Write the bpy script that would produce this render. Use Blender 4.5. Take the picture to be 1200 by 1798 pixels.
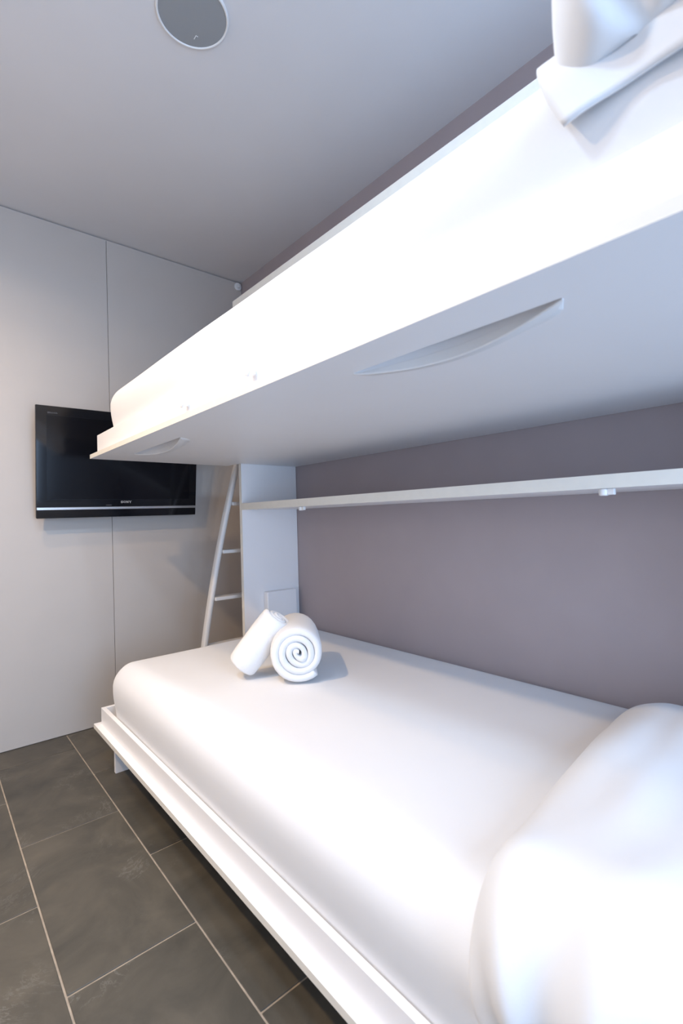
import bpy, bmesh, math, random
from mathutils import Vector, Matrix, noise

random.seed(7)
S = bpy.context.scene
for o in list(bpy.data.objects):
    bpy.data.objects.remove(o)
C = S.collection

# ------------------------------------------------------------------ camera
cd = bpy.data.cameras.new('camera')
cam = bpy.data.objects.new('camera', cd)
C.objects.link(cam)
cd.sensor_fit = 'VERTICAL'
cd.sensor_height = 36.0
cd.lens = 17.194
cd.clip_start = 0.02
cd.dof.use_dof = True
cd.dof.focus_distance = 1.9
cd.dof.aperture_fstop = 4.5
cam.matrix_world = Matrix(((0.75911, 0.013436, -0.650822, 0),
                           (-0.650389, -0.026246, -0.759148, 0),
                           (-0.027281, 0.999565, -0.011185, 1.0),
                           (0, 0, 0, 1)))
S.camera = cam

# ------------------------------------------------------------------ world, exposure
w = bpy.data.worlds.new('world')
S.world = w
w.use_nodes = True
w.node_tree.nodes['Background'].inputs[0].default_value = (0.75, 0.85, 1.0, 1)
w.node_tree.nodes['Background'].inputs[1].default_value = 0.3
S.view_settings.view_transform = 'Standard'
S.view_settings.look = 'None'
S.view_settings.gamma = 1.0
S.view_settings.use_curve_mapping = False
S.view_settings.exposure = 0.49

# ceiling downlights, the last one added as fill: x, y, watts, colour, lens radius
DOWNLIGHTS = [
    (-0.62, 1.25, 20.5, (1.0, 0.69, 0.38), 0.045, 'warm'),
    (-0.22, 0.75, 10.0, (0.62, 0.79, 1.0), 0.10, 'cool'),
    (0.38, 0.80, 5.0, (0.60, 0.78, 1.0), 0.06, 'cool'),
    (-0.06, 1.85, 5.0, (1.0, 0.70, 0.40), 0.045, 'warm'),  # added fill, warms and brightens the screen wall
]
# daylight entering through the glazed opening in the wall behind the camera
WX0, WX1, WZ0, WZ1 = -0.25, 1.05, 0.12, 2.15
dl = bpy.data.lights.new('daylight', 'AREA'); dl.shape = 'RECTANGLE'
dl.size = WX1 - WX0 - 0.1; dl.size_y = WZ1 - WZ0 - 0.1
dl.energy = 50.0; dl.color = (0.49, 0.69, 1.0)
do = bpy.data.objects.new('daylight', dl); C.objects.link(do)
do.location = ((WX0 + WX1) / 2, -1.345, (WZ0 + WZ1) / 2)
do.rotation_euler = (math.radians(90), 0, 0)

# ------------------------------------------------------------------ room constants
XW, YD, HC = 1.508, 2.647, 2.457        # grey wall, screen wall, ceiling
XL, YF = -1.15, -1.35                   # unseen walls
ZU, ZL = 1.275, 0.163                   # undersides of the two folding panels
YE, YN = 2.120, -0.040                  # inner faces of the cabinet sides

# ------------------------------------------------------------------ materials
def mat(name, col, rough=0.5, metal=0.0, spec=0.5, noise_scale=None, var=0.04, bump=0.0, bscale=200.0, coat=0.0, sheen=0.0):
    m = bpy.data.materials.new(name)
    m.use_nodes = True
    nt = m.node_tree
    b = nt.nodes['Principled BSDF']
    b.inputs['Roughness'].default_value = rough
    b.inputs['Metallic'].default_value = metal
    b.inputs['Specular IOR Level'].default_value = spec
    b.inputs['Coat Weight'].default_value = coat
    b.inputs['Sheen Weight'].default_value = sheen
    tc = nt.nodes.new('ShaderNodeTexCoord')
    n = nt.nodes.new('ShaderNodeTexNoise')
    n.inputs['Scale'].default_value = noise_scale or 6.0
    n.inputs['Detail'].default_value = 4
    nt.links.new(tc.outputs['Object'], n.inputs['Vector'])
    r = nt.nodes.new('ShaderNodeValToRGB')
    r.color_ramp.elements[0].position = 0.3
    r.color_ramp.elements[1].position = 0.7
    r.color_ramp.elements[0].color = [c * (1 - var) for c in col] + [1]
    r.color_ramp.elements[1].color = [min(1, c * (1 + var)) for c in col] + [1]
    nt.links.new(n.outputs['Fac'], r.inputs['Fac'])
    nt.links.new(r.outputs['Color'], b.inputs['Base Color'])
    if bump:
        n2 = nt.nodes.new('ShaderNodeTexNoise')
        n2.inputs['Scale'].default_value = bscale
        n2.inputs['Detail'].default_value = 3
        nt.links.new(tc.outputs['Object'], n2.inputs['Vector'])
        bp = nt.nodes.new('ShaderNodeBump')
        bp.inputs['Strength'].default_value = bump
        bp.inputs['Distance'].default_value = 0.002
        nt.links.new(n2.outputs['Fac'], bp.inputs['Height'])
        nt.links.new(bp.outputs['Normal'], b.inputs['Normal'])
    return m

M = {}
M['grey_paint'] = mat('grey_paint', (0.385, 0.335, 0.345), 0.75, spec=0.3, var=0.02, bump=0.05, bscale=300)
M['white_paint'] = mat('white_paint', (0.74, 0.74, 0.745), 0.8, spec=0.3, var=0.01, bump=0.04, bscale=260)
M['ceiling_paint'] = mat('ceiling_paint', (0.67, 0.66, 0.67), 0.85, spec=0.2, var=0.01, bump=0.04, bscale=260)
M['wall_panel'] = mat('wall_panel', (0.50, 0.465, 0.435), 0.5, spec=0.4, var=0.012)
M['lacquer'] = mat('lacquer', (0.86, 0.855, 0.865), 0.42, spec=0.45, var=0.008)
M['warm_lit_edge'] = mat('warm_lit_edge', (0.78, 0.755, 0.69), 0.45, spec=0.4, var=0.02, noise_scale=30)  # edge banding, the warm lamplight on it put into the colour
M['linen'] = mat('linen', (0.75, 0.76, 0.78), 0.9, spec=0.1, var=0.008, bump=0.06, bscale=500, sheen=0.15)
M['pillow_cotton'] = mat('pillow_cotton', (0.70, 0.715, 0.74), 0.9, spec=0.1, var=0.01, bump=0.06, bscale=500, sheen=0.15)
M['terry'] = mat('terry', (0.86, 0.86, 0.865), 0.95, spec=0.05, var=0.01, bump=0.8, bscale=420, sheen=0.3)
M['rail_paint'] = mat('rail_paint', (0.72, 0.71, 0.70), 0.4, var=0.01)
M['plastic'] = mat('plastic', (0.78, 0.78, 0.78), 0.35, var=0.01)
M['black_gloss'] = mat('black_gloss', (0.004, 0.005, 0.008), 0.08, spec=0.35, var=0.05)
M['screen'] = mat('screen', (0.003, 0.0035, 0.006), 0.14, spec=0.25, var=0.05)
M['black_plastic'] = mat('black_plastic', (0.012, 0.012, 0.014), 0.45, var=0.05)
M['silver'] = mat('silver', (0.55, 0.56, 0.58), 0.28, metal=0.9, var=0.03)
M['print'] = mat('print', (0.55, 0.55, 0.57), 0.5, var=0.02)
M['faint_print'] = mat('faint_print', (0.10, 0.10, 0.105), 0.5, var=0.02)
M['grout'] = mat('grout', (0.36, 0.31, 0.255), 0.9, spec=0.1, var=0.15, noise_scale=40)
M['speaker_cloth'] = mat('speaker_cloth', (0.29, 0.30, 0.31), 0.8, spec=0.2, var=0.02, bump=0.3, bscale=900)

def slate():
    m = bpy.data.materials.new('slate'); m.use_nodes = True
    nt = m.node_tree; L = nt.links.new
    b = nt.nodes['Principled BSDF']
    geo = nt.nodes.new('ShaderNodeNewGeometry')
    oi = nt.nodes.new('ShaderNodeObjectInfo')
    off = nt.nodes.new('ShaderNodeVectorMath'); off.operation = 'SCALE'
    off.inputs[0].default_value = (7.0, 3.0, 5.0)
    L(oi.outputs['Random'], off.inputs['Scale'])
    add = nt.nodes.new('ShaderNodeVectorMath'); add.operation = 'ADD'
    L(geo.outputs['Position'], add.inputs[0]); L(off.outputs[0], add.inputs[1])
    n1 = nt.nodes.new('ShaderNodeTexNoise')
    n1.inputs['Scale'].default_value = 5.0; n1.inputs['Detail'].default_value = 7; n1.inputs['Roughness'].default_value = 0.62
    n1.inputs['Distortion'].default_value = 0.6
    L(add.outputs[0], n1.inputs['Vector'])
    r1 = nt.nodes.new('ShaderNodeValToRGB')
    e = r1.color_ramp.elements
    e[0].position = 0.28; e[0].color = (0.048, 0.046, 0.040, 1)
    e[1].position = 0.72; e[1].color = (0.112, 0.100, 0.080, 1)
    L(n1.outputs['Fac'], r1.inputs['Fac'])
    # pale scuffs and mineral veins
    n2 = nt.nodes.new('ShaderNodeTexNoise')
    n2.inputs['Scale'].default_value = 3.2; n2.inputs['Detail'].default_value = 9; n2.inputs['Roughness'].default_value = 0.7
    n2.inputs['Distortion'].default_value = 2.6
    L(add.outputs[0], n2.inputs['Vector'])
    r2 = nt.nodes.new('ShaderNodeValToRGB')
    e = r2.color_ramp.elements
    e[0].position = 0.485; e[0].color = (0, 0, 0, 1)
    e[1].position = 0.5; e[1].color = (1, 1, 1, 1)
    k = e.new(0.515); k.color = (0, 0, 0, 1)
    L(n2.outputs['Fac'], r2.inputs['Fac'])
    n3 = nt.nodes.new('ShaderNodeTexNoise'); n3.inputs['Scale'].default_value = 6
    L(add.outputs[0], n3.inputs['Vector'])
    r3 = nt.nodes.new('ShaderNodeValToRGB')
    r3.color_ramp.elements[0].position = 0.52; r3.color_ramp.elements[1].position = 0.72
    L(n3.outputs['Fac'], r3.inputs['Fac'])
    mu = nt.nodes.new('ShaderNodeMath'); mu.operation = 'MULTIPLY'
    L(r2.outputs['Color'], mu.inputs[0]); L(r3.outputs['Color'], mu.inputs[1])
    mu2 = nt.nodes.new('ShaderNodeMath'); mu2.operation = 'MULTIPLY'; mu2.inputs[1].default_value = 0.8
    L(mu.outputs[0], mu2.inputs[0])
    mx = nt.nodes.new('ShaderNodeMix'); mx.data_type = 'RGBA'
    L(mu2.outputs[0], mx.inputs['Factor']); L(r1.outputs['Color'], mx.inputs['A'])
    mx.inputs['B'].default_value = (0.17, 0.165, 0.15, 1)
    # per tile tint
    hs = nt.nodes.new('ShaderNodeHueSaturation')
    mr = nt.nodes.new('ShaderNodeMapRange'); mr.inputs['To Min'].default_value = 0.88; mr.inputs['To Max'].default_value = 1.12
    L(oi.outputs['Random'], mr.inputs['Value']); L(mr.outputs[0], hs.inputs['Value'])
    L(mx.outputs['Result'], hs.inputs['Color'])
    L(hs.outputs['Color'], b.inputs['Base Color'])
    b.inputs['Roughness'].default_value = 0.48
    b.inputs['Specular IOR Level'].default_value = 0.4
    bp = nt.nodes.new('ShaderNodeBump'); bp.inputs['Strength'].default_value = 0.25; bp.inputs['Distance'].default_value = 0.004
    L(n1.outputs['Fac'], bp.inputs['Height']); L(bp.outputs['Normal'], b.inputs['Normal'])
    return m
M['slate'] = slate()

g = mat('glass', (0.95, 0.97, 1.0), 0.0)
g.node_tree.nodes['Principled BSDF'].inputs['Transmission Weight'].default_value = 1.0
M['glass'] = g

def emit(name, col, s):
    m = bpy.data.materials.new(name); m.use_nodes = True
    b = m.node_tree.nodes['Principled BSDF']
    b.inputs['Base Color'].default_value = (0.8, 0.8, 0.8, 1)
    b.inputs['Emission Color'].default_value = (*col, 1)
    b.inputs['Emission Strength'].default_value = s
    return m

# ------------------------------------------------------------------ helpers
def mesh_obj(name, bm, m, parent=None, smooth=False):
    me = bpy.data.meshes.new(name)
    bmesh.ops.recalc_face_normals(bm, faces=bm.faces[:])
    bm.to_mesh(me); bm.free()
    for mm in (m if isinstance(m, (list, tuple)) else [m]):
        me.materials.append(M[mm] if isinstance(mm, str) else mm)
    if smooth:
        for p in me.polygons: p.use_smooth = True
    o = bpy.data.objects.new(name, me)
    C.objects.link(o)
    if parent:
        o.parent = parent
        o.matrix_parent_inverse = parent_inv(parent)
    return o

def parent_inv(p):
    def world(o):
        return world(o.parent) @ o.matrix_parent_inverse @ o.matrix_basis if o.parent else o.matrix_basis.copy()
    return world(p).inverted()

def thing(name, label, cat, loc, group=None):
    o = bpy.data.objects.new(name, None)
    o.empty_display_size = 0.05
    o.location = loc
    C.objects.link(o)
    return tag(o, label, cat, group)

def tag(o, label, cat, group=None):
    o['label'] = label; o['category'] = cat
    if group: o['group'] = group
    return o

def struct(o, label=None, cat=None):
    o['kind'] = 'structure'
    if label: o['label'] = label
    if cat: o['category'] = cat
    return o

def box(bm, x0, x1, y0, y1, z0, z1, bev=0.0, seg=2, mi=0):
    b2 = bmesh.new()
    bmesh.ops.create_cube(b2, size=1.0)
    for v in b2.verts:
        v.co = Vector(((x0 + x1) / 2 + v.co.x * (x1 - x0), (y0 + y1) / 2 + v.co.y * (y1 - y0), (z0 + z1) / 2 + v.co.z * (z1 - z0)))
    if bev:
        bmesh.ops.bevel(b2, geom=b2.edges[:], offset=bev, segments=seg, profile=0.5, affect='EDGES')
    merge(bm, b2, mi)

def merge(bm, b2, mi=0):
    vm = {}
    for v in b2.verts: vm[v] = bm.verts.new(v.co)
    for f in b2.faces:
        try:
            nf = bm.faces.new([vm[v] for v in f.verts]); nf.material_index = mi; nf.smooth = f.smooth
        except ValueError: pass
    b2.free()

def box_obj(name, x0, x1, y0, y1, z0, z1, m, parent=None, bev=0.0012):
    bm = bmesh.new(); box(bm, x0, x1, y0, y1, z0, z1, bev)
    return mesh_obj(name, bm, m, parent)

def cyl(bm, p0, p1, r0, r1=None, n=24, bev=0.0, mi=0, seg=2):
    p0, p1 = Vector(p0), Vector(p1)
    r1 = r0 if r1 is None else r1
    d = (p1 - p0); L = d.length; d.normalize()
    q = d.to_track_quat('Z', 'Y').to_matrix()
    b2 = bmesh.new()
    bmesh.ops.create_cone(b2, cap_ends=True, segments=n, radius1=r0, radius2=r1, depth=L)
    if bev:
        ed = [e for e in b2.edges if len(e.link_faces) == 2 and any(len(f.verts) > 4 for f in e.link_faces)]
        bmesh.ops.bevel(b2, geom=ed, offset=bev, segments=seg, profile=0.5, affect='EDGES')
    for v in b2.verts: v.co = q @ v.co + (p0 + p1) / 2
    merge(bm, b2, mi)

def sweep_rect(bm, pts, w, t, up=Vector((0, 1, 0))):
    """sweep a w (in plane) by t (along up) rounded bar along pts"""
    prof = []
    for (sx, sy) in ((-1, -1), (1, -1), (1, 1), (-1, 1)):
        for k in range(3):
            a = math.atan2(sy, sx) + (k - 1) * math.pi / 4
            r = min(w, t) * 0.35
            prof.append((sx * (w / 2 - r) + r * math.cos(a), sy * (t / 2 - r) + r * math.sin(a)))
    rings = []
    n = len(pts)
    for i, p in enumerate(pts):
        d = (Vector(pts[min(i + 1, n - 1)]) - Vector(pts[max(i - 1, 0)])).normalized()
        s = d.cross(up).normalized(); u = s.cross(d).normalized()
        rings.append([bm.verts.new(Vector(p) + s * a + u * b) for a, b in prof])
    m = len(prof)
    for i in range(n - 1):
        for k in range(m):
            bm.faces.new((rings[i][k], rings[i][(k + 1) % m], rings[i + 1][(k + 1) % m], rings[i + 1][k]))
    bm.faces.new(rings[0][::-1]); bm.faces.new(rings[-1])

# ------------------------------------------------------------------ room shell
fl = struct(box_obj('floor', XL - 0.1, XW + 0.1, YF - 0.1, YD + 0.1, -0.12, -0.0025, 'grout', bev=0))
TW, TL, JT = 0.2895, 0.636, 0.0048       # tile pitch and joint
def tile_mesh(w, l):
    bm = bmesh.new()
    box(bm, -w / 2, w / 2, -l / 2, l / 2, -0.009, 0.0, 0.0012, 1)
    bmesh.ops.recalc_face_normals(bm, faces=bm.faces[:])
    me = bpy.data.meshes.new('tile'); bm.to_mesh(me); bm.free(); me.materials.append(M['slate'])
    return me
tile_cache = {}
col0 = 0.2175
for ci in range(-5, 6):
    x0, x1 = col0 + ci * TW, col0 + (ci + 1) * TW
    ofs = 1.193 if ci % 2 == 0 else 1.523
    x0c, x1c = max(x0, XL), min(x1, XW)
    if x1c - x0c < 0.03: continue
    for ri in range(-7, 4):
        y0, y1 = ofs + ri * TL, ofs + (ri + 1) * TL
        y0c, y1c = max(y0, YF), min(y1, YD)
        if y1c - y0c < 0.03: continue
        key = (round(x1c - x0c - JT, 3), round(y1c - y0c - JT, 3))
        if key not in tile_cache: tile_cache[key] = tile_mesh(*key)
        t = bpy.data.objects.new('tile', tile_cache[key]); C.objects.link(t)
        t.location = ((x0c + x1c) / 2, (y0c + y1c) / 2, random.uniform(-0.0003, 0.0003))
        t.parent = fl

struct(box_obj('ceiling', XL - 0.1, XW + 0.1, YF - 0.1, YD + 0.1, HC, HC + 0.1, 'ceiling_paint', bev=0))
struct(box_obj('wall_right', XW, XW + 0.1, YF - 0.1, YD + 0.1, 0.0, HC, 'grey_paint', bev=0))
struct(box_obj('wall_left', XL - 0.1, XL, YF - 0.1, YD + 0.1, 0.0, HC, 'white_paint', bev=0))
bm = bmesh.new()
for a in ((XL, WX0, 0, HC), (WX1, XW, 0, HC), (WX0, WX1, 0, WZ0), (WX0, WX1, WZ1, HC)):
    box(bm, a[0], a[1], YF - 0.1, YF, a[2], a[3])
struct(mesh_obj('wall_front', bm, 'white_paint'))
bm = bmesh.new()
for a in ((WX0, WX0 + 0.05, WZ0, WZ1), (WX1 - 0.05, WX1, WZ0, WZ1), (WX0 + 0.05, WX1 - 0.05, WZ0, WZ0 + 0.05), (WX0 + 0.05, WX1 - 0.05, WZ1 - 0.05, WZ1)):
    box(bm, a[0], a[1], YF - 0.07, YF - 0.02, a[2], a[3], 0.002)
win = struct(mesh_obj('window_1', bm, 'plastic'))
box_obj('pane', WX0 + 0.05, WX1 - 0.05, YF - 0.05, YF - 0.044, WZ0 + 0.05, WZ1 - 0.05, 'glass', win, 0)
wb = struct(box_obj('wall_back', XL, XW, YD + 0.012, YD + 0.1, 0.0, HC, 'white_paint', bev=0))
for x0, x1 in ((XL, -0.217), (-0.215, 0.731), (0.733, XW - 0.002)):
    box_obj('panel', x0, x1, YD, YD + 0.0118, 0.002, HC - 0.006, 'wall_panel', wb, bev=0.0008)

# ------------------------------------------------------------------ downlights (out of view, in the ceiling)
for i, (x, y, pw, col, r, nm) in enumerate(DOWNLIGHTS):
    t = thing('ceiling_downlight', ['warm recessed downlight by the left wall, level with the middle of the bunks',
                                    'wide cool white recessed downlight in the ceiling above the walkway',
                                    'small cool white recessed downlight beside the upper bunk',
                                    'added warm fill downlight in the ceiling nearest the screen wall'][i], 'ceiling light', (x, y, HC), 'ceiling downlights')
    bm = bmesh.new()
    n = 40
    ra, rb = r + 0.006, r + 0.026
    rings = []
    for rr, zz in ((ra, HC - 0.001), (ra, HC - 0.006), (rb - 0.004, HC - 0.006), (rb, HC - 0.001)):
        rings.append([bm.verts.new((x + rr * math.cos(2 * math.pi * k / n), y + rr * math.sin(2 * math.pi * k / n), zz)) for k in range(n)])
    for a in range(4):
        A, B = rings[a], rings[(a + 1) % 4]
        for k in range(n): bm.faces.new((A[k], A[(k + 1) % n], B[(k + 1) % n], B[k]))
    mesh_obj('trim_ring', bm, 'plastic', t)
    bm = bmesh.new(); cyl(bm, (x, y, HC - 0.004), (x, y, HC - 0.001), r + 0.005, n=40)
    mesh_obj('lens', bm, emit('lamp_lens_' + nm + str(i), col, 6.0), t)
    ld = bpy.data.lights.new('downlight', 'AREA'); ld.shape = 'DISK'; ld.size = 2 * r
    ld.energy = pw; ld.color = col
    ld.spread = math.radians(148 if nm == 'warm' else 170)      # reflector cut-off
    lo = bpy.data.objects.new('bulb', ld); C.objects.link(lo)
    lo.location = (x, y, HC - 0.009); lo.parent = t; lo.matrix_parent_inverse = t.matrix_basis.inverted()

# ------------------------------------------------------------------ wall-bed cabinet
XC = 1.180                                # cabinet front plane
cab = thing('bunk_cabinet', 'shallow white open cabinet frame housing both fold-down bunks along grey wall', 'cabinet', ((XC + XW) / 2, 1.05, 0))
def faced_board(name, x0, x1, y0, y1, z0, z1, parent, edge_axis='x'):
    """a lacquered board whose room-facing edge carries an edge band with warm light tinted into its colour"""
    bm = bmesh.new()
    box(bm, x0 + 0.0012, x1, y0, y1, z0, z1, 0.0008, 1, 0)
    box(bm, x0, x0 + 0.0012, y0, y1, z0, z1, 0, 1, 1)
    return mesh_obj(name, bm, ['lacquer', 'warm_lit_edge'], parent)
faced_board('side_panel', XC, XW - 0.002, YE, YE + 0.022, 0.0, 2.040, cab)
faced_board('side_panel', XC, XW - 0.002, YN - 0.022, YN, 0.0, 2.040, cab)
faced_board('top_panel', XC - 0.008, XW - 0.002, YN - 0.024, YE + 0.028, 2.0405, 2.076, cab)
sh = faced_board('shelf', XC - 0.002, XW - 0.002, YN + 0.001, YE - 0.001, 1.050, 1.0815, cab)
for y in (1.652, 0.462):
    bm = bmesh.new()
    cyl(bm, (XC + 0.016, y, 1.0497), (XC + 0.016, y, 1.0335), 0.0115, 0.0105, 20, 0.003)
    box(bm, XC + 0.010, XC + 0.022, y - 0.024, y - 0.009, 1.035, 1.0497, 0.0015)
    mesh_obj('shelf_stop', bm, 'plastic', sh)
hb = bmesh.new(); box(hb, 1.290, 1.466, YE - 0.038, YE - 0.0005, 0.462, 0.640, 0.005, 3)
mesh_obj('hinge_cover', hb, 'lacquer', cab)
hb = bmesh.new(); box(hb, 1.290, 1.466, YN + 0.0005, YN + 0.038, 0.462, 0.640, 0.005, 3)
mesh_obj('hinge_cover', hb, 'lacquer', cab)

# ------------------------------------------------------------------ folding bunks
NS = 28
def leaf(t, xs, depth, blunt):
    """straight edge at xs and a bowed root curve; t in 0..1 along the handle"""
    s = math.sin(math.pi * t)
    return xs + blunt * min(1.0, s * 6.0) + depth * s ** 0.9

def make_bunk(name, label, z, xf, yfar, handles, knobs, rim_top, legs):
    root = thing(name, label, 'bunk bed', ((xf + XW) / 2, 1.05, z))
    th = 0.017
    yn = YE + YN - yfar                    # mirror of the far end
    outline = [(xf, yn), (XC - 0.006, yn), (XC - 0.006, YN + 0.003), (XW - 0.003, YN + 0.003),
               (XW - 0.003, YE - 0.003), (XC - 0.006, YE - 0.003), (XC - 0.006, yfar), (xf, yfar)]
    holes = []
    for (ya, yb, xs) in handles:
        h = [(xs, ya + (yb - ya) * i / NS) for i in range(NS + 1)]
        h += [(xs + 0.003 + 0.040 * math.sin(math.pi * i / NS), ya + (yb - ya) * i / NS) for i in range(NS - 1, 0, -1)]
        holes.append(h)
    bm = bmesh.new()
    # underside with the handle openings cut out
    loops = []
    for pl in [outline] + holes:
        vs = [bm.verts.new((a, b, z)) for a, b in pl]
        es = [bm.edges.new((vs[i], vs[(i + 1) % len(vs)])) for i in range(len(vs))]
        loops.append((vs, es))
    bmesh.ops.triangle_fill(bm, use_beauty=True, edges=[e for _, es in loops for e in es])
    def wall(vs, z1, cap, mi):
        up = [bm.verts.new((v.co.x, v.co.y, z1)) for v in vs]
        n = len(vs)
        for i in range(n):
            f = bm.faces.new((vs[i], vs[(i + 1) % n], up[(i + 1) % n], up[i]))
            f.material_index = mi
        if cap: bm.faces.new(up)
    wall(loops[0][0], z + th, True, 1)
    for vs, _ in loops[1:]:
        # pocket behind the bowed pull, shallow at its tips
        n = len(vs)
        dz = [0.004 + 0.028 * min(1.0, 2.6 * abs(math.sin(math.pi * (i if i <= NS else 2 * NS - i) / NS))) for i in range(n)]
        up = [bm.verts.new((v.co.x, v.co.y, z + d)) for v, d in zip(vs, dz)]
        for i in range(n): bm.faces.new((vs[i], vs[(i + 1) % n], up[(i + 1) % n], up[i]))
        for i in range(1, NS - 1): bm.faces.new((up[i], up[i + 1], up[2 * NS - i - 1], up[2 * NS - i]))
        bm.faces.new((up[0], up[1], up[2 * NS - 1])); bm.faces.new((up[NS - 1], up[NS], up[NS + 1]))
    mesh_obj('panel', bm, ['lacquer', 'warm_lit_edge'], root)
    # bowed finger pulls
    for (ya, yb, xs) in handles:
        bm = bmesh.new()
        rings = []
        for i in range(NS + 1):
            t = 0.004 + 0.992 * i / NS
            s = math.sin(math.pi * t)
            y = ya + (yb - ya) * t
            xr = leaf(t, xs, 0.050, 0.034)
            xe = xs + 0.002 + 0.034 * s ** 1.1
            dz = 0.001 + 0.0165 * s ** 0.8
            tk = 0.0030
            xm = xe + (xr - xe) * 0.55
            rings.append([bm.verts.new(p) for p in (
                (xr + 0.004, y, z + 0.0005), (xr, y, z - 0.0015), (xm, y, z - 0.0015 - dz * 0.72), (xe + 0.001, y, z - 0.0015 - dz),
                (xe - 0.0005, y, z - 0.0005 - dz + 0.001), (xe, y, z - dz + tk * 0.8), (xe + 0.0015, y, z - dz * 0.4), (xe + 0.003, y, z + 0.0005))])
        m = len(rings[0])
        for i in range(NS):
            for k in range(m):
                bm.faces.new((rings[i][k], rings[i][(k + 1) % m], rings[i + 1][(k + 1) % m], rings[i + 1][k]))
        bm.faces.new(rings[0][::-1]); bm.faces.new(rings[-1])
        mesh_obj('handle', bm, 'plastic', root, smooth=False)
    if handles:                            # base board the mattress lies on, over the pockets
        box_obj('base_board', xf + 0.045, XW - 0.012, YN + 0.008, YE - 0.008, z + th + 0.0003, z + 0.0335, 'lacquer', root, 0.001)
    # rim rails around the mattress
    xr0 = xf + 0.024
    yr, ynr = yfar - 0.022, yn + 0.022
    zt = z + th
    front = box_obj('rim_rail', xr0, xr0 + 0.016, ynr, yr, zt, rim_top, 'lacquer', root, 0.001)
    box_obj('rim_rail', xr0 + 0.0162, XC - 0.010, yr - 0.016, yr, zt, rim_top, 'lacquer', root, 0.001)
    box_obj('rim_rail', xr0 + 0.0162, XC - 0.010, ynr, ynr + 0.016, zt, rim_top, 'lacquer', root, 0.001)
    for y, zz in knobs:
        bm = bmesh.new()
        cyl(bm, (xr0, y, zz), (xr0 - 0.012, y, zz), 0.008, n=20)
        cyl(bm, (xr0 - 0.010, y, zz), (xr0 - 0.022, y, zz), 0.0140, 0.0130, 24, 0.003)
        mesh_obj('knob', bm, 'plastic', front, smooth=False)
    for y in legs:
        box_obj('foot_plate', xf + 0.050, xf + 0.250, y, y + 0.018, 0.0, z - 0.0003, 'lacquer', root, 0.001)
    return root

make_bunk('upper_bunk', 'raised white fold-down bunk with two scooped finger pulls underneath', ZU, 0.537, 2.240,
          [(0.285, 0.690, 0.629), (1.545, 2.005, 0.640)], [(0.935, 1.326), (1.290, 1.324)], 1.372, [])
make_bunk('lower_bunk', 'low white fold-down bunk with projecting ledge just above the slate floor', ZL, 0.523, 2.212,
          [], [], 0.246, [2.100, -0.040])

# ------------------------------------------------------------------ mattresses
def mattress(name, label, x0, x1, y0, y1, z0, z1, seed, rt=0.090, rc=0.075, dome=0.010):
    nx, ny, nz = 36, 70, 16
    bm = bmesh.new()
    verts = {}
    def shape(u, v, q):
        p = Vector((x0 + (x1 - x0) * u, y0 + (y1 - y0) * v, z0 + (z1 - z0) * q))
        # vertical corners
        cx = min(max(p.x, x0 + rc), x1 - rc * 0.3); cy = min(max(p.y, y0 + rc * 0.6), y1 - rc)
        rb = 0.03
        cz = min(max(p.z, z0 + rb), z1 - rt)
        d = Vector(((p.x - cx) / rc if p.x < cx else (p.x - cx) / (rc * 0.3),
                    (p.y - cy) / rc if p.y > cy else (p.y - cy) / (rc * 0.6),
                    (p.z - cz) / rt if p.z > cz else (p.z - cz) / rb))
        l = max(abs(d.x), abs(d.y), abs(d.z))
        if l > 1e-6:
            e = d.normalized() * l
            e = Vector((math.copysign(abs(e.x), d.x), math.copysign(abs(e.y), d.y), math.copysign(abs(e.z), d.z)))
            p = Vector((cx + e.x * (rc if e.x < 0 else rc * 0.3), cy + e.y * (rc if e.y > 0 else rc * 0.6), cz + e.z * (rt if e.z > 0 else rb)))
        qz = (p.z - z0) / (z1 - z0)
        bulge = 0.012 * math.sin(math.pi * min(1, max(0, (qz - 0.28) / 0.72)))
        if u < 0.25: p.x -= bulge * (1 - 4 * u)
        # gentle crown and soft fabric waves along the surface normal
        k = min(1.0, max(0.0, (p.z - (z1 - rt)) / rt)); k = k * k * (3 - 2 * k)
        nrm = Vector((d.x if abs(d.x) > 1e-6 else 0, d.y if abs(d.y) > 1e-6 else 0, d.z if abs(d.z) > 1e-6 else 0))
        nrm = nrm.normalized() if nrm.length > 1e-6 else Vector((0, 0, 1))
        p.z += k * dome * (1 - (2 * u - 1) ** 2) * (1 - (2 * v - 1) ** 4)
        k1 = noise.noise(Vector((p.x * 2.2 + seed, p.y * 1.4, p.z * 3)))
        k2 = noise.noise(Vector((p.x * 6 + seed, p.y * 3.0 + 4, p.z * 7)))
        dn = 0.0035 * k1 + 0.0016 * k2
        if p.x < x1 - 0.05 and p.y < y1 - 0.05 and q > 0.01: p += nrm * dn
        return p
    def V(i, j, k):
        if (i, j, k) not in verts: verts[(i, j, k)] = bm.verts.new(shape(ease(i / nx), ease(j / ny), ease(k / nz)))
        return verts[(i, j, k)]
    def ease(t):
        return t + 0.55 * math.sin(2 * math.pi * t) / (2 * math.pi) * -1
    for i in range(nx):
        for j in range(ny):
            for k in (0, nz): bm.faces.new((V(i, j, k), V(i + 1, j, k), V(i + 1, j + 1, k), V(i, j + 1, k)))
    for i in range(nx):
        for k in range(nz):
            for j in (0, ny): bm.faces.new((V(i, j, k), V(i + 1, j, k), V(i + 1, j, k + 1), V(i, j, k + 1)))
    for j in range(ny):
        for k in range(nz):
            for i in (0, nx): bm.faces.new((V(i, j, k), V(i, j + 1, k), V(i, j + 1, k + 1), V(i, j, k + 1)))
    o = mesh_obj(name, bm, 'linen', smooth=True)
    return tag(o, label, 'mattress', None)

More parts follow.
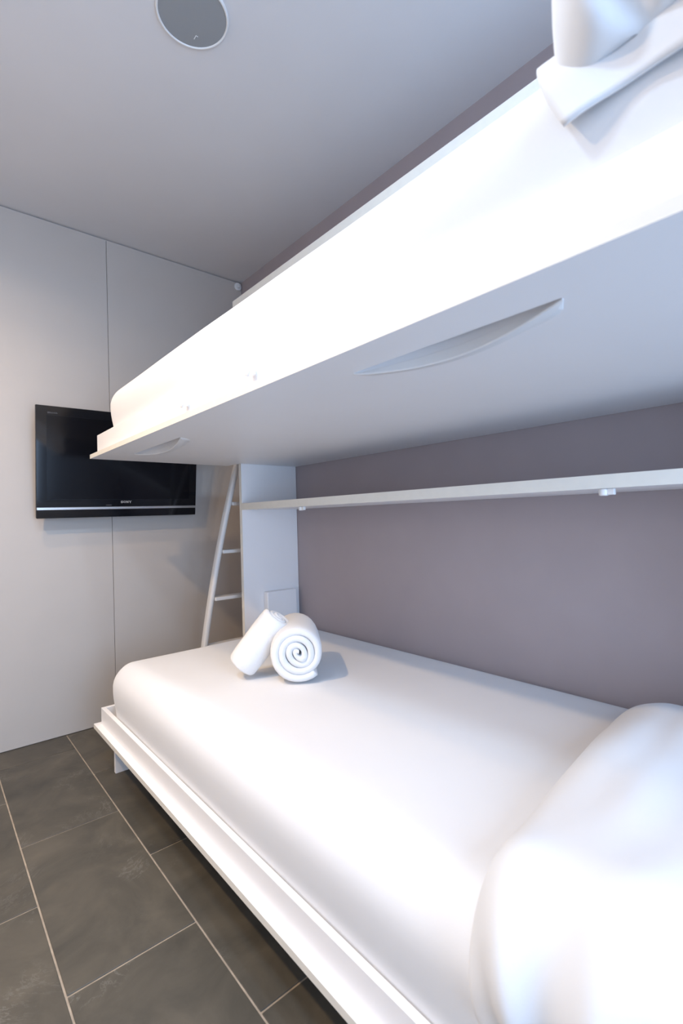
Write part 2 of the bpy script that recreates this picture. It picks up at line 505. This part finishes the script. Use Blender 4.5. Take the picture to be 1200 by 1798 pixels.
mattress('mattress', 'mattress in tight white fitted sheet on the lower bunk, under the towels', 0.566, XW - 0.006, YN + 0.01, 2.112, ZL + 0.0175, 0.447, 3.0)
mattress('mattress', 'white sheeted mattress on the raised upper bunk', 0.580, XW - 0.006, YN + 0.01, 2.112, ZU + 0.0340, 1.557, 11.0)

# ------------------------------------------------------------------ pillows
def pillow(label, x0, x1, y0, y1, zb, h, edge_x, bend, seed, pw=3.0, skew=0.0, crumple=1.0):
    nu, nv = 72, 56
    bm = bmesh.new()
    def P(u, v, top):
        # u,v in -1..1
        su = 1 - 0.05 * (1 - v * v) * u * u - 0.04 * abs(v) ** 5; sv = 1 - 0.03 * (1 - u * u) * v * v - 0.08 * abs(u) ** 6
        x = (x0 + x1) / 2 + u * su * (x1 - x0) / 2
        y = (y0 + y1) / 2 + v * sv * (y1 - y0) / 2
        y += (x - (x0 + x1) / 2) * skew
        f = max(0.0, (1 - abs(u) ** pw) * (1 - abs(v) ** pw)) ** 0.55
        hh = h * f
        n1 = noise.noise(Vector((x * 5 + seed, y * 5, 0.3)))
        n2 = noise.noise(Vector((x * 3 + y * 9 + seed, y * 11 - x * 4, 1.7)))
        # folds fanning from the open end of the case
        cr = max(0.0, (x0 + 0.30 - x) / 0.30)
        ang = math.atan2(y - (y0 + y1) / 2, x - x0 + 0.10)
        fold = math.sin(ang * 13 + seed + 1.5 * n1) * cr ** 1.2
        hh *= 1 + 0.10 * n1 * crumple
        hh += h * crumple * (0.07 * n2 * f + 0.20 * fold * f ** 0.5 * (1 if f > 0.02 else 0))
        off = hh if top else 0.003 * f
        if x >= edge_x:
            return Vector((x, y, zb + off))
        # the case bends over the mattress edge: quarter arc, then straight down
        t = edge_x - x
        a = min(t / bend, math.pi / 2)
        rest = max(0.0, t - bend * math.pi / 2)
        bx = edge_x - bend * math.sin(a); bz = zb - bend * (1 - math.cos(a)) - rest
        off *= 0.55 + 0.45 * math.cos(a)
        x = bx - math.sin(a) * off; z = bz + math.cos(a) * off
        return Vector((x, y, z))
    T, B = {}, {}
    for i in range(nu + 1):
        for j in range(nv + 1):
            u = math.sin((i / nu - 0.5) * math.pi); v = math.sin((j / nv - 0.5) * math.pi)
            T[i, j] = bm.verts.new(P(u, v, True))
            B[i, j] = T[i, j] if i in (0, nu) or j in (0, nv) else bm.verts.new(P(u, v, False))
    for i in range(nu):
        for j in range(nv):
            bm.faces.new((T[i, j], T[i + 1, j], T[i + 1, j + 1], T[i, j + 1]))
            f = [B[i, j], B[i, j + 1], B[i + 1, j + 1], B[i + 1, j]]
            try: bm.faces.new(f)
            except ValueError: pass
    o = mesh_obj('pillow', bm, 'pillow_cotton', smooth=True)
    return tag(o, label, 'pillow', None)

pillow('long white pillow lying across the near end of the lower bunk', 0.440, 1.470, 0.01, 0.462, 0.462, 0.105, 0.655, 0.103, 2.0, 3.4, 0.105, 1.7)
up_pillow = pillow('plump white pillow on the upper bunk, its case hanging over the edge', 0.500, 1.150, -0.03, 0.266, 1.580, 0.15, 0.668, 0.106, 6.0, 3.0, 0.0, 1.8)

# open hem of the upper pillowcase, lying on the sheet and hanging over the mattress edge
def case_hem(parent, edge_x, zb, bend, t0, t1, y0, seed):
    nt_, ny = 26, 30
    bm = bmesh.new()
    layers = []
    for lay in (0.0, 0.0035):
        g = {}
        for i in range(nt_ + 1):
            t = t0 + (t1 - t0) * i / nt_
            for j in range(ny + 1):
                k = i / nt_
                ye = 0.292 - 0.050 * max(0.0, (k - 0.45) / 0.55) ** 1.3
                y = y0 + (ye - y0) * j / ny
                wave = 0.006 * (1 + math.sin(y * 42 + seed + 3 * k)) * k + 0.004 * (1 + noise.noise(Vector((y * 16, k * 3, seed)))) * k
                off = lay + wave
                # the hem's lower border wanders a little
                tt = t + 0.010 * k * math.sin(y * 23 + 1.0)
                if tt < 0:
                    p = Vector((edge_x - tt, y, zb + off))
                else:
                    a = min(tt / bend, math.pi / 2)
                    p = Vector((edge_x - bend * math.sin(a) - math.sin(a) * off, y, zb - bend * (1 - math.cos(a)) - max(0.0, tt - bend * math.pi / 2) + math.cos(a) * off))
                g[i, j] = bm.verts.new(p)
        layers.append(g)
    A, B = layers
    for i in range(nt_):
        for j in range(ny):
            bm.faces.new((A[i, j], A[i + 1, j], A[i + 1, j + 1], A[i, j + 1]))
            bm.faces.new((B[i, j], B[i, j + 1], B[i + 1, j + 1], B[i + 1, j]))
    for i in range(nt_):
        for j in (0, ny): bm.faces.new((A[i, j], A[i + 1, j], B[i + 1, j], B[i, j]))
    for j in range(ny):
        for i in (0, nt_): bm.faces.new((A[i, j], A[i, j + 1], B[i, j + 1], B[i, j]))
    return mesh_obj('case_hem', bm, 'pillow_cotton', parent, smooth=True)
case_hem(up_pillow, 0.668, 1.5735, 0.100, -0.06, 0.198, -0.02, 1.0)

# ------------------------------------------------------------------ rolled towels
def towel(label, a, b, R, turns, seed, squash=1.0):
    a, b = Vector(a), Vector(b)
    ax = (b - a).normalized(); L = (b - a).length
    up = (Vector((0, 0, 1)) - ax * ax.z).normalized(); sd = ax.cross(up).normalized()
    bm = bmesh.new()
    pitch = R / (turns + 0.35)
    th = pitch * 1.035
    steps = int(turns * 30)
    prof = []
    hl = L / 2; r = th * 0.48
    for k in range(5):
        an = math.pi / 2 - math.pi * k / 4
        prof.append((hl - r + r * math.cos(an), th / 2 * math.sin(an)))
    for k in range(6): prof.append((hl - r - (2 * (hl - r)) * (k + 1) / 7, -th / 2))
    for k in range(5):
        an = -math.pi / 2 - math.pi * k / 4
        prof.append((-hl + r + r * math.cos(an), th / 2 * math.sin(an)))
    for k in range(6): prof.append((-hl + r + (2 * (hl - r)) * (k + 1) / 7, th / 2))
    mid = (a + b) / 2
    rings = []
    for i in range(steps + 1):
        phi = 2 * math.pi * turns * i / steps
        f = i / steps
        rad = pitch * 0.30 + (R - pitch * 0.55 - pitch * 0.30) * f
        wob = 1 + 0.03 * noise.noise(Vector((math.cos(phi) * 1.2 + seed, math.sin(phi) * 1.2, f)))
        jl = 0.006 * noise.noise(Vector((phi * 0.35, seed, 2.0)))       # ragged layer ends
        tele = 0.004 * (1 - f)                                              # core stands a touch proud
        ring = []
        for (l, t) in prof:
            rr = (rad + t) * wob * (1 + 0.012 * noise.noise(Vector((l * 14, phi * 0.7, seed))))
            c, s = math.cos(phi + seed), math.sin(phi + seed)
            ll = l + (jl + tele) * (1 if l > 0 else -1) * min(1, abs(l) / hl)
            bul = 1 - 0.07 * (abs(l) / hl) ** 6
            fl_ = 1 - 0.5 * (1 - f) ** 2                                    # flattened core fold
            ring.append(bm.verts.new(mid + ax * ll + (up * 0.8 - sd * 0.6) * (rr * (0.8 * s - 0.6 * c) * bul) + (up * 0.6 + sd * 0.8) * (rr * (0.6 * s + 0.8 * c) * bul * fl_)))
        rings.append(ring)
    m = len(prof)
    for i in range(steps):
        for k in range(m):
            bm.faces.new((rings[i][k], rings[i][(k + 1) % m], rings[i + 1][(k + 1) % m], rings[i + 1][k]))
    bm.faces.new(rings[0][::-1]); bm.faces.new(rings[-1])
    o = mesh_obj('rolled_towel', bm, 'terry', smooth=True)
    return tag(o, label, 'towel', None)

towel('large rolled white bath towel lying on the lower mattress, spiral end showing', (0.928, 1.318, 0.557), (1.080, 1.544, 0.557), 0.103, 3.7, 1.0)
towel('small rolled white hand towel leaning on the larger towel roll', (0.838, 1.530, 0.492), (0.936, 1.438, 0.662), 0.060, 2.6, 4.0)

# ------------------------------------------------------------------ ladder behind the cabinet
LY = 2.262
lad = thing('bunk_ladder', 'slim white curved ladder standing between the cabinet and the screen wall', 'ladder', (1.2, LY, 0))
def rail_x(z):
    # bowed stile, leaning towards the grey wall as it rises
    t = z / 1.30
    return 0.985 + 0.130 * t + 0.125 * t * t
for dx in (0.0, 0.235):
    bm = bmesh.new()
    sweep_rect(bm, [(rail_x(z) + dx, LY, z) for z in [0.0 + 1.34 * i / 26 for i in range(27)]], 0.024, 0.040)
    mesh_obj('stile', bm, 'rail_paint', lad, smooth=True)
for z in (0.155, 0.385, 0.615, 0.845, 1.085):
    bm = bmesh.new()
    box(bm, rail_x(z) + 0.012, rail_x(z) + 0.235 - 0.012, LY - 0.028, LY + 0.028, z - 0.009, z + 0.009, 0.004, 3)
    mesh_obj('rung', bm, 'rail_paint', lad)

# ------------------------------------------------------------------ television
tv = thing('television', 'black flat television with silver strip mounted on the pale panelled wall', 'television', (0.768, 2.580, 1.0345))
TWD, THT = 0.754, 0.5115
x0, x1, z0, z1 = 0.768 - TWD / 2, 0.768 + TWD / 2, 1.0345, 1.0345 + THT
yf = 2.580
bm = bmesh.new()
box(bm, x0, x1, yf, yf + 0.018, z0 + 0.001, z1, 0.002, 2)
box(bm, x0 + 0.05, x1 - 0.05, yf + 0.018, yf + 0.050, z0 + 0.05, z1 - 0.05, 0.010, 2)
body = mesh_obj('casing', bm, 'black_plastic', tv)
zs = z0 + 0.052                                            # silver strip height
# glossy bezel frame, four sides round the screen
sx0, sx1, sz0, sz1 = x0 + 0.041, x1 - 0.041, z0 + 0.087, z1 - 0.041
bm = bmesh.new()
for (a, b, c, d) in ((x0 + 0.001, sx0, zs, z1 - 0.001), (sx1, x1 - 0.001, zs, z1 - 0.001), (sx0, sx1, sz1, z1 - 0.001), (sx0, sx1, zs, sz0)):
    box(bm, a, b, yf - 0.004, yf - 0.0002, c, d, 0)
bmesh.ops.remove_doubles(bm, verts=bm.verts[:], dist=1e-6)
mesh_obj('bezel', bm, 'black_gloss', tv)
box_obj('screen', sx0 + 0.001, sx1 - 0.001, yf - 0.0022, yf - 0.0002, sz0 + 0.001, sz1 - 0.001, 'screen', tv, 0)
box_obj('silver_strip', x0 + 0.001, x1 - 0.001, yf - 0.005, yf - 0.0002, zs - 0.013, zs - 0.0005, 'silver', tv, 0.0015)
box_obj('speaker_bar', x0 + 0.001, x1 - 0.001, yf - 0.004, yf - 0.0002, z0 + 0.001, zs - 0.0135, 'black_gloss', tv, 0.0008)

def text_obj(name, s, x, z, y, size, m, parent, sx=1.0):
    cu = bpy.data.curves.new(name, 'FONT'); cu.body = s; cu.size = size; cu.extrude = 0.0002
    cu.align_x = 'CENTER'; cu.align_y = 'CENTER'; cu.resolution_u = 3
    tmp = bpy.data.objects.new('lettering_source', cu); C.objects.link(tmp)
    bpy.context.view_layer.update()
    me = bpy.data.meshes.new_from_object(tmp.evaluated_get(bpy.context.evaluated_depsgraph_get()))
    bpy.data.objects.remove(tmp); bpy.data.curves.remove(cu)
    bm = bmesh.new(); bm.from_mesh(me); bpy.data.meshes.remove(me)
    for v in bm.verts: v.co = Vector((x + v.co.x * sx, y - v.co.z, z + v.co.y))
    return mesh_obj(name, bm, m, parent)

# maker's lettering, slab-serif capitals built stroke by stroke
def slab_logo(xc, zc, y, h, parent):
    bm = bmesh.new()
    w = h * 1.08; t = h * 0.20; th = h * 0.12
    def st(pts, wd):
        for (ax, az), (bx, bz) in zip(pts[:-1], pts[1:]):
            d = Vector((bx - ax, 0, bz - az)); L = d.length; d.normalize()
            nrm = Vector((-d.z, 0, d.x)) * wd / 2
            A = Vector((ax, y, az)) - d * wd * 0.2; B = Vector((bx, y, bz)) + d * wd * 0.2
            vs = []
            for dy in (0, -0.0004):
                vs.append([bm.verts.new(p + Vector((0, dy, 0))) for p in (A - nrm, B - nrm, B + nrm, A + nrm)])
            bm.faces.new(vs[0]); bm.faces.new(vs[1][::-1])
            for k in range(4): bm.faces.new((vs[0][k], vs[0][(k + 1) % 4], vs[1][(k + 1) % 4], vs[1][k]))
    g = h * 1.32
    xs = [xc - 1.5 * g, xc - 0.5 * g, xc + 0.5 * g, xc + 1.5 * g]
    zb, zt = zc - h / 2, zc + h / 2
    # S
    cx = xs[0]; a = w * 0.42
    pts = []
    for k in range(11):
        an = math.radians(30 + 240 * k / 10)
        pts.append((cx + a * math.cos(an), zc + h * 0.25 + h * 0.22 * math.sin(an)))
    for k in range(11):
        an = math.radians(90 - 240 * k / 10)
        pts.append((cx + a * math.cos(an), zc - h * 0.25 + h * 0.22 * math.sin(an)))
    st(pts, t)
    st([(cx + a, zt), (cx + a, zt - h * 0.28)], th); st([(cx - a, zb), (cx - a, zb + h * 0.28)], th)
    # O
    cx = xs[1]
    st([(cx + w * 0.46 * math.cos(2 * math.pi * k / 20), zc + h * 0.42 * math.sin(2 * math.pi * k / 20)) for k in range(21)], t)
    # N
    cx = xs[2]; a = w * 0.36
    st([(cx - a, zb), (cx - a, zt)], th); st([(cx - a, zt), (cx + a, zb)], t); st([(cx + a, zb), (cx + a, zt)], th)
    for ex, ez in ((-a, zb), (-a * 1.2, zt), (a, zt)): st([(cx + ex - h * 0.16, ez), (cx + ex + h * 0.16, ez)], th)
    # Y
    cx = xs[3]; a = w * 0.40
    st([(cx - a, zt), (cx, zc)], t); st([(cx + a, zt), (cx, zc)], th); st([(cx, zc), (cx, zb)], t)
    for ex, ez in ((-a, zt), (a, zt), (0, zb)): st([(cx + ex - h * 0.2, ez), (cx + ex + h * 0.2, ez)], th)
    return mesh_obj('maker_lettering', bm, 'print', parent)
slab_logo(0.778, z0 + 0.0745, yf - 0.0042, 0.0100, tv)
text_obj('model_lettering', 'BRAVIA', sx0 + 0.024, sz1 + 0.010, yf - 0.0042, 0.010, 'faint_print', tv, 1.2)
box_obj('indicator_mark', 0.684, 0.710, yf - 0.0046, yf - 0.0041, z0 + 0.0585, z0 + 0.0605, 'faint_print', tv, 0)
tv.rotation_euler = (math.radians(7.5), math.radians(-0.5), 0)      # tilted down towards the bunks
bm = bmesh.new()
box(bm, 0.70, 0.82, YD - 0.006, YD - 0.0005, 1.22, 1.46, 0.002)
for xx in (0.725, 0.785):
    box(bm, xx, xx + 0.012, YD - 0.045, YD - 0.006, 1.26, 1.42, 0.002)
mesh_obj('wall_bracket', bm, 'black_plastic', tv)

# ------------------------------------------------------------------ ceiling speaker
cx, cy, R = 0.609, 1.308, 0.1015
sp = thing('ceiling_speaker', 'round flush speaker with grey grille and thin white rim in the ceiling', 'speaker', (cx, cy, HC))
bm = bmesh.new(); n = 64; rings = []
for rr, dz in ((R - 0.0075, 0.001), (R - 0.007, 0.006), (R - 0.003, 0.0075), (R - 0.0005, 0.005), (R, 0.0003)):
    rings.append([bm.verts.new((cx + rr * math.cos(2 * math.pi * k / n), cy + rr * math.sin(2 * math.pi * k / n), HC - dz)) for k in range(n)])
for i in range(4):
    for k in range(n): bm.faces.new((rings[i][k], rings[i][(k + 1) % n], rings[i + 1][(k + 1) % n], rings[i + 1][k]))
mesh_obj('rim', bm, 'plastic', sp, smooth=True)
bm = bmesh.new(); cyl(bm, (cx, cy, HC - 0.0045), (cx, cy, HC - 0.0005), R - 0.0074, n=64)
mesh_obj('grille', bm, 'speaker_cloth', sp)
# tiny badge near the far edge of the grille
bm = bmesh.new()
box(bm, 0.6395, 0.6415, 1.355, 1.370, HC - 0.0056, HC - 0.0044, 0.0003)
box(bm, 0.6415, 0.6470, 1.355, 1.357, HC - 0.0056, HC - 0.0044, 0.0003)
mesh_obj('badge', bm, 'plastic', sp)

# ------------------------------------------------------------------ corner sensor
sx, sy, sz = 1.480, YD, 2.424
sn = thing('corner_sensor', 'tiny round white sensor high in the ceiling corner by the grey wall', 'sensor', (sx, sy, sz))
bm = bmesh.new(); cyl(bm, (sx, sy - 0.0005, sz), (sx, sy - 0.012, sz), 0.0235, 0.0225, 32, 0.003)
mesh_obj('base', bm, 'plastic', sn)
bm = bmesh.new(); cyl(bm, (sx, sy - 0.0122, sz), (sx, sy - 0.024, sz), 0.0135, 0.010, 28, 0.004, seg=4)
mesh_obj('lens', bm, 'rail_paint', sn)
